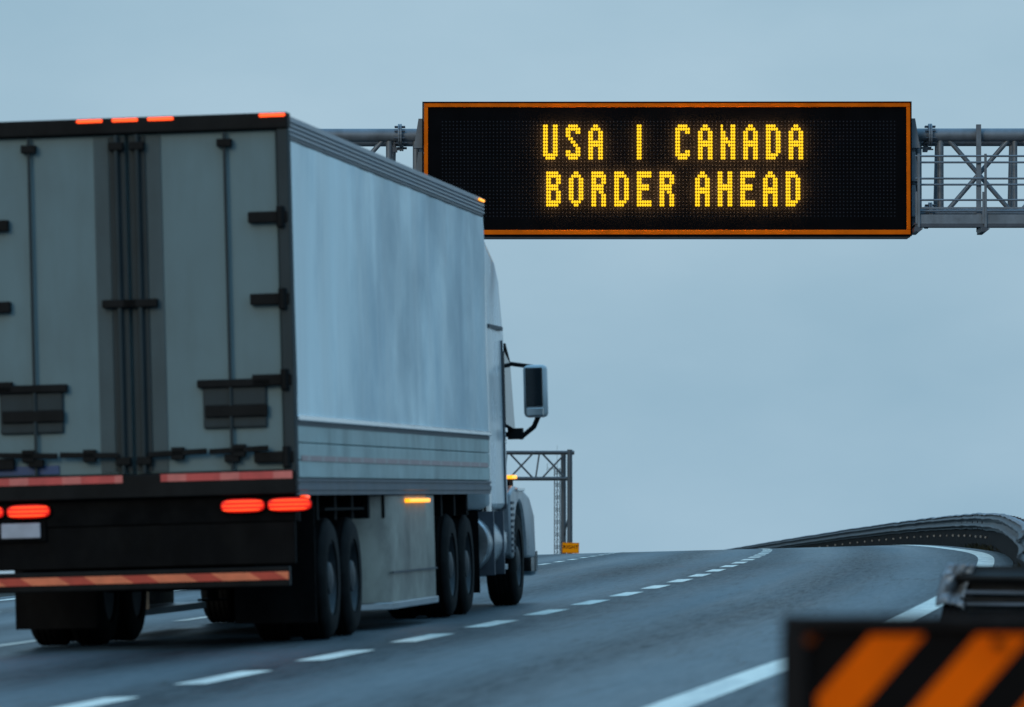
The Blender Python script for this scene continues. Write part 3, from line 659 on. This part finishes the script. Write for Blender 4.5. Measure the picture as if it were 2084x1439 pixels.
gn = thing('sign_gantry', 'grey tubular truss gantry with walkway carrying the message sign', 'gantry', SC, (0, 0, YAW))
DF, DB = .62, 1.85                       # front and back truss planes behind the sign face
kf, kb = 1 + DF/Zc, 1 + DB/Zc
xl, xr = U(330), U(2330)
zt, zb_ = ZZ(270.5)*kf, ZZ(431)*kf
for dd in (DF, DB):
    MB().cyl((xl, dd, zt), (xr, dd, zt), .125, n=20).build('chord', M['steel'], gn, 0, True)
    MB().cyl((xl, dd, zb_), (xr, dd, zb_), .105, n=20).build('chord', M['steel'], gn, 0, True)
    nodes = [U(x) for x in (330, 482, 634, 790, 845, 990, 1142, 1294, 1446, 1598, 1750, 1873, 1918, 2070, 2222, 2330)]
    for i, x in enumerate(nodes):
        MB().cyl((x, dd, zb_), (x + (.04 if dd == DB else 0), dd, zt), .05 if i not in (3,4,11,12) else .062, n=12).build('vertical', M['steel'], gn, 0, True)
    for i, (a, b) in enumerate(zip(nodes, nodes[1:])):
        if b - a < .8: continue
        if dd == DF: MB().cyl((a+.12, dd, zt-.05), (b-.08, dd, zb_+.05), .045, n=12).build('diagonal', M['steel'], gn, 0, True)
        if dd == DF: MB().cyl((a+.12, dd, zb_+.05), (b-.08, dd, zt-.05), .045, n=12).build('diagonal', M['steel'], gn, 0, True)
for i, x in enumerate(nodes):
    for z in (zt, zb_): MB().cyl((x, DF, z), (x, DB, z), .045, n=12).build('cross_tube', M['steel'], gn, 0, True)
# bolted flange couplings
for px in (812, 1897):
    for dd in (DF, DB):
        for z in (zt, zb_):
            fl = MB().cyl((U(px)-.035, dd, z), (U(px)-.004, dd, z), .215, n=20).cyl((U(px)+.004, dd, z), (U(px)+.035, dd, z), .215, n=20).build('flange', M['steel'], gn, each=True)[0]
            bo = MB()
            for k in range(8):
                t = 2*math.pi*(k+.5)/8; bo.cyl((U(px)-.10, dd+.17*math.cos(t), z+.17*math.sin(t)), (U(px)+.10, dd+.17*math.cos(t), z+.17*math.sin(t)), .018, n=8)
            bo.build('flange_bolt', M['steel_dark'], fl, each=True)
    MB().box(U(px)-.14, U(px)-.05, DF-.05, DF+.1, zt-.32, zt-.23).cyl((U(px)-.10, DF, zt-.23), (U(px)-.10, DF, zt-.1), .03).box(U(px)-.10, U(px)+.06, DF-.03, DF+.03, zt-.285, zt-.26).build('hanger_clamp', M['steel_dark'], gn)
# hangers behind and beside the sign
for px in (900, 1130, 1360, 1590, 1820, 1860.5, 1995, 2140, 2280):
    hb = MB().box(U(px)-.045, U(px)+.045, .40, .41, ZZ(470), ZZ(250)).box(U(px)-.006, U(px)+.006, .41, .49, ZZ(470), ZZ(250)).box(U(px)-.045, U(px)+.045, .49, .50, ZZ(470), ZZ(250))
    hb.build('hanger_beam', M['steel'], gn)
# walkway in front of the truss, right of the sign
wk0, wk1 = U(1858.5), U(2325)
wk = MB().box(wk0, wk1, -.60, .36, ZZ(459.5), ZZ(457)).box(wk0, wk1, -.62, -.59, ZZ(459.5), ZZ(441)).box(wk0, wk1, .37, .395, ZZ(462), ZZ(436))
wk.build('walkway', M['steel'], gn)
kw = 1 - .6/Zc
MB().box(wk0, wk1, -.625, -.50, ZZ(466), ZZ(459.8)).build('walkway_angle', M['steel_dark'], gn)
for z1 in (322.5, 368, 411.5):
    MB().cyl((wk0, -.60, ZZ(z1)), (wk1, -.60, ZZ(z1)), .020, n=10).build('handrail', M['steel'], gn)
    MB().cyl((wk0, .36, ZZ(z1+(5.6 if z1 < 400 else 16))), (wk1, .36, ZZ(z1+(5.6 if z1 < 400 else 16))), .020, n=10).build('handrail', M['steel'], gn)
MB().bar((wk0, -.60, ZZ(427.5)), (wk1, -.60, ZZ(427.5)), .05, .03).build('handrail', M['steel'], gn)
for px in (1864, 1999, 2140, 2280):
    po = MB().box(U(px)-.012, U(px)+.035, -.66, -.615, ZZ(468), ZZ(318)).box(U(px)-.05, U(px)-.013, -.65, -.62, ZZ(460), ZZ(395))
    po.build('walkway_post', M['steel'], gn, .004)
    MB().box(U(px)-.075, U(px)+.02, -.70, .45, ZZ(476), ZZ(466.3)).prism([(U(px)+.02, ZZ(476)), (U(px)+.09, ZZ(470)), (U(px)+.02, ZZ(468))], -.70, -.62, 'y').build('walkway_bracket', M['steel_dark'], gn)
# legs of the gantry, outside the frame
for px in (330, 2330):
    wx = SC.x + U(px)*math.cos(YAW); wy = SC.y + U(px)*math.sin(YAW)
    zg = gz(wx, wy) - SC.z - .3
    for dd in (DF, DB):
        MB().cyl((U(px), dd, zg), (U(px), dd, zt+.2), .19, .16, n=24).build('post', M['steel'], gn, 0, True)
    MB().cyl((U(px), DF, zg+1), (U(px), DB, zg+3.2), .06).cyl((U(px), DB, zg+3.2), (U(px), DF, zg+5.4), .06).build('post_brace', M['steel'], gn, 0, True)
    MB().box(U(px)-.6, U(px)+.6, DF-.5, DB+.5, zg-.2, zg+.55).build('footing', mat('concrete', (.28,.28,.27), .85, 0, .2, 3, bump=.2, bscale=20) if px == 330 else bpy.data.materials['concrete'], gn, .03)

# ------------------------------------------------------------------ far gantry, mast and roadwork sign
YF = 400.0
B0 = P(1160, 998, YF); Zf = (B0-CAM).dot(fwd); sf = Zf/F
fg = thing('far_gantry', 'small distant dark truss gantry with twin posts beyond the crest', 'gantry', (B0.x, B0.y, 0), (0, 0, PSI))
def fz(py): return B0.z + (998-py)*sf
def fu(px): return (px-1160)*sf
zg = gz(B0.x, B0.y) - .3
zT, zB = fz(921), fz(974)
for dd in (0., 1.4):
    for z in (zT, zB): MB().cyl((fu(470), dd, z), (fu(1169 if z == zT else 1158), dd, z), .125, n=14).build('chord', M['far_steel'], fg, 0, True)
    xs = [1160-66*k for k in range(0, 11)]
    for k, (a, b) in enumerate(zip(xs, xs[1:])):
        MB().cyl((fu(a-8), dd, zT), (fu(b+8), dd, zB), .055, n=8).cyl((fu(a-8), dd, zB), (fu(b+8), dd, zT), .055, n=8).build('diagonal', M['far_steel'], fg)
        MB().cyl((fu(b+4), dd, zT), (fu(b-4), dd, zB), .055, n=8).build('vertical', M['far_steel'], fg)
for ppx in (1159.5, 486):
    MB().cyl((fu(ppx), 0, zg), (fu(ppx), 0, fz(915)), .20, .175, n=18).build('post', M['far_steel'], fg, 0, True)
    MB().cyl((fu(ppx-12.5), 1.4, zg), (fu(ppx-12.5), 1.4, fz(921)), .20, .175, n=18).build('post', M['far_steel'], fg, 0, True)
    MB().cyl((fu(ppx), 0, fz(1040)), (fu(ppx-12.5), 1.4, fz(1095)), .06, n=8).build('post_brace', M['far_steel'], fg)
YM = 520.0
B1 = P(1134, 998, YM); sm = (B1-CAM).dot(fwd)/F
ms = thing('lattice_mast', 'thin lattice radio mast standing behind the distant gantry', 'mast', (B1.x, B1.y, 0), (0, 0, PSI))
def mz(py): return B1.z + (998-py)*sm
zg2 = gz(B1.x, B1.y) - .3; zt2 = mz(953); hw = 5.6*sm
cs = [(-hw, -hw*.6), (hw, -hw*.6), (0, hw)]
for x, y in cs: MB().cyl((x, y, zg2), (x, y, zt2), .042, n=8).build('leg', M['mast'], ms)
lt = MB(); n = int((zt2-zg2)/.55)
for k in range(n):
    za = zg2 + k*.55
    for i in range(3):
        a, b = cs[i], cs[(i+1) % 3]
        lt.bar((a[0], a[1], za), (b[0], b[1], za+.55), .022); lt.bar((b[0], b[1], za), (a[0], a[1], za+.55), .022) if k % 2 else None
lt.build('lacing', M['mast'], ms)
an = MB().cyl((0, hw, zt2), (0, hw, mz(906)), .016, .010, n=6).bar((-18*sm, -hw*.6, mz(954)), (hw, -hw*.6, mz(954)), .05).cyl((-20*sm, -hw*.6, mz(960)), (-20*sm, -hw*.6, mz(943)), .02, n=6)
an.build('antenna', M['mast'], ms)

YR = 385.0
B2 = P(1159.7, 998, YR); sr = (B2-CAM).dot(fwd)/F
rs = thing('roadwork_sign', 'small orange RIGHT roadwork sign at the foot of the distant gantry', 'sign', (B2.x, B2.y, 0), (0, math.radians(1.2), PSI))
def rzz(py): return B2.z + (998-py)*sr
hwid = 17.2*sr
MB().box(-hwid, hwid, -.02, .02, rzz(1126), rzz(1104.3)).build('panel', M['sign_orange'], rs, .01)
bd = MB(); q = .018
bd.box(-hwid+.03, hwid-.03, -.026, -.0205, rzz(1104.3)-.03-q, rzz(1104.3)-.03).box(-hwid+.03, hwid-.03, -.026, -.0205, rzz(1126)+.03, rzz(1126)+.03+q)
bd.box(-hwid+.03, -hwid+.03+q, -.026, -.0205, rzz(1126)+.03+q, rzz(1104.3)-.03-q).box(hwid-.03-q, hwid-.03, -.026, -.0205, rzz(1126)+.03+q, rzz(1104.3)-.03-q)
bd.build('border', M['letter_black'], rs)
fc = bpy.data.curves.new('lettering', 'FONT'); fc.body = 'RIGHT'; fc.size = .315; fc.align_x = 'CENTER'; fc.align_y = 'CENTER'; fc.extrude = .003; fc.offset = .006; fc.space_character = 1.1
fo_ = bpy.data.objects.new('lettering', fc); COL.objects.link(fo_); fo_.parent = rs
fo_.location = (0, -.026, rzz(1113.6)); fo_.rotation_euler = (math.pi/2, 0, 0); fc.materials.append(M['letter_black'])
bpy.context.view_layer.update()
lme = bpy.data.meshes.new_from_object(fo_.evaluated_get(bpy.context.evaluated_depsgraph_get())); lme.name = 'lettering'
bpy.data.objects.remove(fo_); fo_ = bpy.data.objects.new('lettering', lme); COL.objects.link(fo_); fo_.parent = rs
fo_.location = (0, -.026, rzz(1113.6)); fo_.rotation_euler = (math.pi/2, 0, 0)
zg3 = gz(B2.x, B2.y) - .3
for x in (-.35, .35): MB().box(x-.035, x+.035, .021, .09, zg3, rzz(1106)).build('post', M['far_steel'], rs)

# ------------------------------------------------------------------ guardrails
Wf = [(0,.0),(.004,.02),(.03,.045),(.078,.065),(.083,.078),(.078,.092),(.03,.115),(.004,.14),(.0,.155),(.004,.17),(.03,.195),(.078,.218),(.083,.232),(.078,.245),(.03,.265),(.004,.29),(0,.31)]
def wprof(side, zoff, t=.007):
    f = [(side*a, b+zoff) for a, b in Wf]; return f + [(a - side*t*1.2, b) for a, b in reversed(f)]
gr_ = thing('far_guardrail', 'long curved steel guardrail with dark lower panel and bolt row at the crest', 'guardrail')
def Xr(Y):
    x = -1.66 - max(0, Y-45)**2/2700.
    return x + .34*(1 - smooth(50, 92, Y))
path = []; Y = 58.
while Y < 330:
    path.append((Xr(Y), Y, rz(Xr(Y), Y) + .37 + .022*noise.noise((Y*.31, 0, 0)) + .010*noise.noise((Y*.9, 4, 0)))); Y += 2.0
MB().sweep(path, wprof(-1, 0)).build('rail', M['guard_dark'], gr_, 0, True)
cap = [(-.045,.312),(-.02,.338),(.03,.338),(.045,.312)]
MB().sweep([(p[0], p[1], p[2] + .016*noise.noise((p[1]*2.1, 3, 0))) for p in path], cap).build('top_rail', M['guard_steel'], gr_, 0, True)
MB().sweep([p for p in path if p[1] > 62], [(.055, -.44), (.055, .29), (.075, .29), (.075, -.44)]).build('lower_panel', M['guard_panel'], gr_)
Y = 60.; k = 0
while Y < 320:
    x = Xr(Y); z = rz(x, Y)
    MB().box(x+.08, x+.19, Y-.05, Y+.05, z-.5, z+.68).build('post', M['steel_dark'], gr_)
    j1, j2 = .02*noise.noise((Y*1.7, 1, 0)), .028 + .014*noise.noise((Y*2.3, 5, 0))
    if Y > 116: MB().cyl((x+.02, Y-.02, z+.22+j1), (x+.06, Y+.04, z+.22+j1), j2, n=10).build('bolt', M['bolt'], gr_)
    if Y > 116: MB().box(x-.095, x-.006, Y+1.2, Y+1.6, z+.375, z+.69).build('splice', M['guard_dark'], gr_, .01)
    Y += 4.0 + .5*noise.noise((Y*3.1, 2, 9))
ng = thing('near_guardrail', 'blurred near guardrail with curled steel end terminal above the striped barrier', 'guardrail')
def gp(x, y): return Vector((x, y, gz(x, y)))
A = Vector((-1.50, 40.3, 0)); Bv = Vector((3.2, 36.6, 0)); path = []
z0 = rz(A.x, A.y) - .005
for k in range(25):
    t = k/24; p = A.lerp(Bv, t); path.append((p.x, p.y, z0 + .285 - .06*t + .008*noise.noise((k*.6, 0, 2))))
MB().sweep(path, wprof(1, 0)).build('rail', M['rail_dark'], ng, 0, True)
d = (Bv - A).normalized(); nrm = Vector((d.y, -d.x, 0))
shoe = MB()
def shoept(i, j):
    u, v = i/16, j/16
    x = A.x - .075 + .185*u + .085*v - .02*math.sin(v*math.pi)
    dx, dz = (u-.68)/.30, (v-.45)/.30
    dish = .16*math.exp(-(dx*dx + dz*dz)*1.3)
    rim = -.07*math.sin(min(1, u*1.6)*math.pi*.5)*(1-.4*v) + .10*max(0, .25-u)*4*.3
    cr = .030*noise.noise((u*4, v*5, 1)) + .018*noise.noise((u*9, v*10, 4))
    return (x, A.y - .13 + rim + dish + cr, z0 + .335 + .27*v + .018*noise.noise((u*5, 2, v*2)) - .03*(u-.4)**2*4*(1-v))
shoe.grid(shoept, list(range(17)), list(range(17)))
sh = shoe.build('end_terminal', M['terminal'], ng, 0, True)
so_ = sh.modifiers.new('solid', 'SOLIDIFY'); so_.thickness = .012
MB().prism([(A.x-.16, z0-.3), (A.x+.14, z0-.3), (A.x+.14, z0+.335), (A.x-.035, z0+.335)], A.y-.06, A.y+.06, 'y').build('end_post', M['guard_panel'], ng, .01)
for t in (.035, .3, .62, .95):
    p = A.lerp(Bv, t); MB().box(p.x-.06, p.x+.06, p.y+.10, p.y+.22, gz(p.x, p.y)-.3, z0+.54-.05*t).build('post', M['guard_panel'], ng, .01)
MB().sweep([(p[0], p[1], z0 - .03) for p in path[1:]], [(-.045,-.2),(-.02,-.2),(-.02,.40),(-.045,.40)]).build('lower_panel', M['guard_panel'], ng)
MB().sweep([(p[0], p[1], z0 + .405 - .055*(k/24)) for k, p in enumerate(path[1:])], [(.07,0),(.115,0),(.115,.022),(.07,.022)]).build('upper_light_line', M['guard_steel'], ng)  # added pale strip for the bright streak along the beam
MB().sweep([(p[0], p[1], z0 + .325 - .012*(k/24)) for k, p in enumerate(path[1:])], [(.07,0),(.115,0),(.115,.02),(.07,.02)]).build('lower_light_line', M['guard_steel'], ng)  # added pale strip for the bright lower lip of the beam

# ------------------------------------------------------------------ striped barrier in the foreground
YB = 12.5
C0 = P(1590, 1251, YB); C1 = P(2700, 1251, YB); sb_ = (C0-CAM).dot(fwd)/F
zgb = gz(C0.x+.6, YB)
br = thing('striped_barrier', 'blurred black barrier board with diagonal orange stripes in the near right corner', 'barrier', (C0.x, C0.y, zgb), (0, 0, PSI*.6))
bw = 1102*sb_; bt = C0.z - zgb; bh = .48
MB().box(.02, bw-.02, .0, .03, bt-bh+.02, bt-.02).build('board', M['board_black'], br)
fm = MB().box(0, bw, -.02, .045, bt-.030, bt).box(0, bw, -.02, .045, bt-bh, bt-bh+.03).box(0, .055, -.021, .046, bt-bh+.03, bt-.03).box(bw-.055, bw, -.021, .046, bt-bh+.03, bt-.03)
fm.build('board_frame', M['board_frame'], br, .008)
st = MB(); ztop = bt - 41*sb_; zbot = bt - bh + .05
sl_ = .87; w_ = 110*sb_; per = 216*sb_
x = .2 - .0
tops = [C0.x*0 + (1771-1590)*sb_ + per*i for i in range(-2, 8)]
for a in tops:
    H_ = ztop - zbot
    poly = [(a, ztop), (a+w_, ztop), (a+w_-H_*sl_, zbot), (a-H_*sl_, zbot)]
    # clip to the board between the side frames
    def clip(poly, lim, lo):
        out = []
        for i in range(len(poly)):
            p, q = poly[i], poly[(i+1) % len(poly)]
            ip = p[0] >= lim if lo else p[0] <= lim; iq = q[0] >= lim if lo else q[0] <= lim
            if ip: out.append(p)
            if ip != iq:
                t = (lim-p[0])/(q[0]-p[0]); out.append((lim, p[1] + t*(q[1]-p[1])))
        return out
    poly = clip(poly, .075, True)
    if len(poly) > 2: poly = clip(poly, bw-.075, False)
    if len(poly) > 2: st.prism(poly, -.004, -.0005, 'y')
st.build('stripes', M['board_orange'], br)
bl = MB()
for px, py in ((1647, 1302), (2028, 1308)):
    bl.cyl(((px-1590)*sb_, -.024, bt-(py-1251)*sb_), ((px-1590)*sb_, -.001, bt-(py-1251)*sb_), .011, n=12)
bl.build('fixing_bolt', mat('dull_orange_bolt', (.14,.028,.004), .7, 0, .2, 9, spec=.05), br, each=True)
for x in (.14, bw-.14):
    MB().box(x-.03, x+.03, .047, .107, .05, bt-.05).build('leg', M['board_frame'], br, .005)
    MB().box(x-.10, x+.10, -.34, .48, 0, .09).build('foot', M['rubber'], br, .02)

# ------------------------------------------------------------------ verge grass and shrubs
rnd = random.Random(3); gs = MB()
for k in range(16000):
    Y = rnd.uniform(17, 128); d = pave_r(Y) + .1 + rnd.uniform(.1, 1)**1.6*rnd.choice((1.0, 1.2, 3.5, 6)); X = Xc(Y) + d
    if Y < 36 and abs(X) < 1.6: continue
    h = rnd.uniform(.06, .20)*(1 if Y > 44 else .6); a = rnd.uniform(0, 6.28); w = rnd.uniform(.006, .014)*(1.6 if Y > 60 else 1)
    z = gz(X, Y) - .02; dx, dy = math.cos(a)*w, math.sin(a)*w; lx, ly = rnd.gauss(0, .08), rnd.gauss(0, .08)
    gs.add([(X-dx, Y-dy, z), (X+dx, Y+dy, z), (X+lx*.5+dx*.6, Y+ly*.5+dy*.6, z+h*.65), (X+lx, Y+ly, z+h)], [(0,1,2),(0,2,3)])
tag(gs.build('grass', M['grass']), 'short dark dry grass along the verge', 'grass', kind='stuff')
def shrub(X, Y, rx, ry, h, label, n=2600, seed=1):
    r = random.Random(seed); t = thing('shrub', label, 'shrub', (X, Y, gz(X, Y)))
    lf = MB(); stems = MB()
    cl = [(r.uniform(-rx, rx)*.8, r.uniform(-ry, ry)*.8, r.uniform(.25, .8)*h, r.uniform(.22, .42)*h) for _ in range(26)]
    for c in cl: stems.tube([(c[0]*.5, c[1]*.5, -.05), (c[0]*.8, c[1]*.8, c[2]*.6), (c[0], c[1], c[2])], [.018, .011, .005], 5)
    for k in range(n):
        c = r.choice(cl); u = Vector((r.gauss(0,1), r.gauss(0,1), r.gauss(0,1))).normalized()*c[3]*r.random()**.5
        p = Vector((c[0]+u.x*1.3, c[1]+u.y*1.3, min(h*1.04, max(.02, c[2]+u.z)))); s_ = r.uniform(.02, .045)
        a = Vector((r.gauss(0,1), r.gauss(0,1), r.gauss(0,1))).normalized(); b = a.orthogonal().normalized()
        lf.add([p, p+a*s_+b*s_*.4, p+a*s_*2, p+a*s_-b*s_*.4], [(0,1,2),(0,2,3)])
    lf.build('leaves', M['leaf'], t); stems.build('stems', M['guard_panel'], t)
    return t
shrub(.72, 42.6, 1.9, .8, .60, 'low dark shrub mass right behind the near guardrail', 6500, 2)
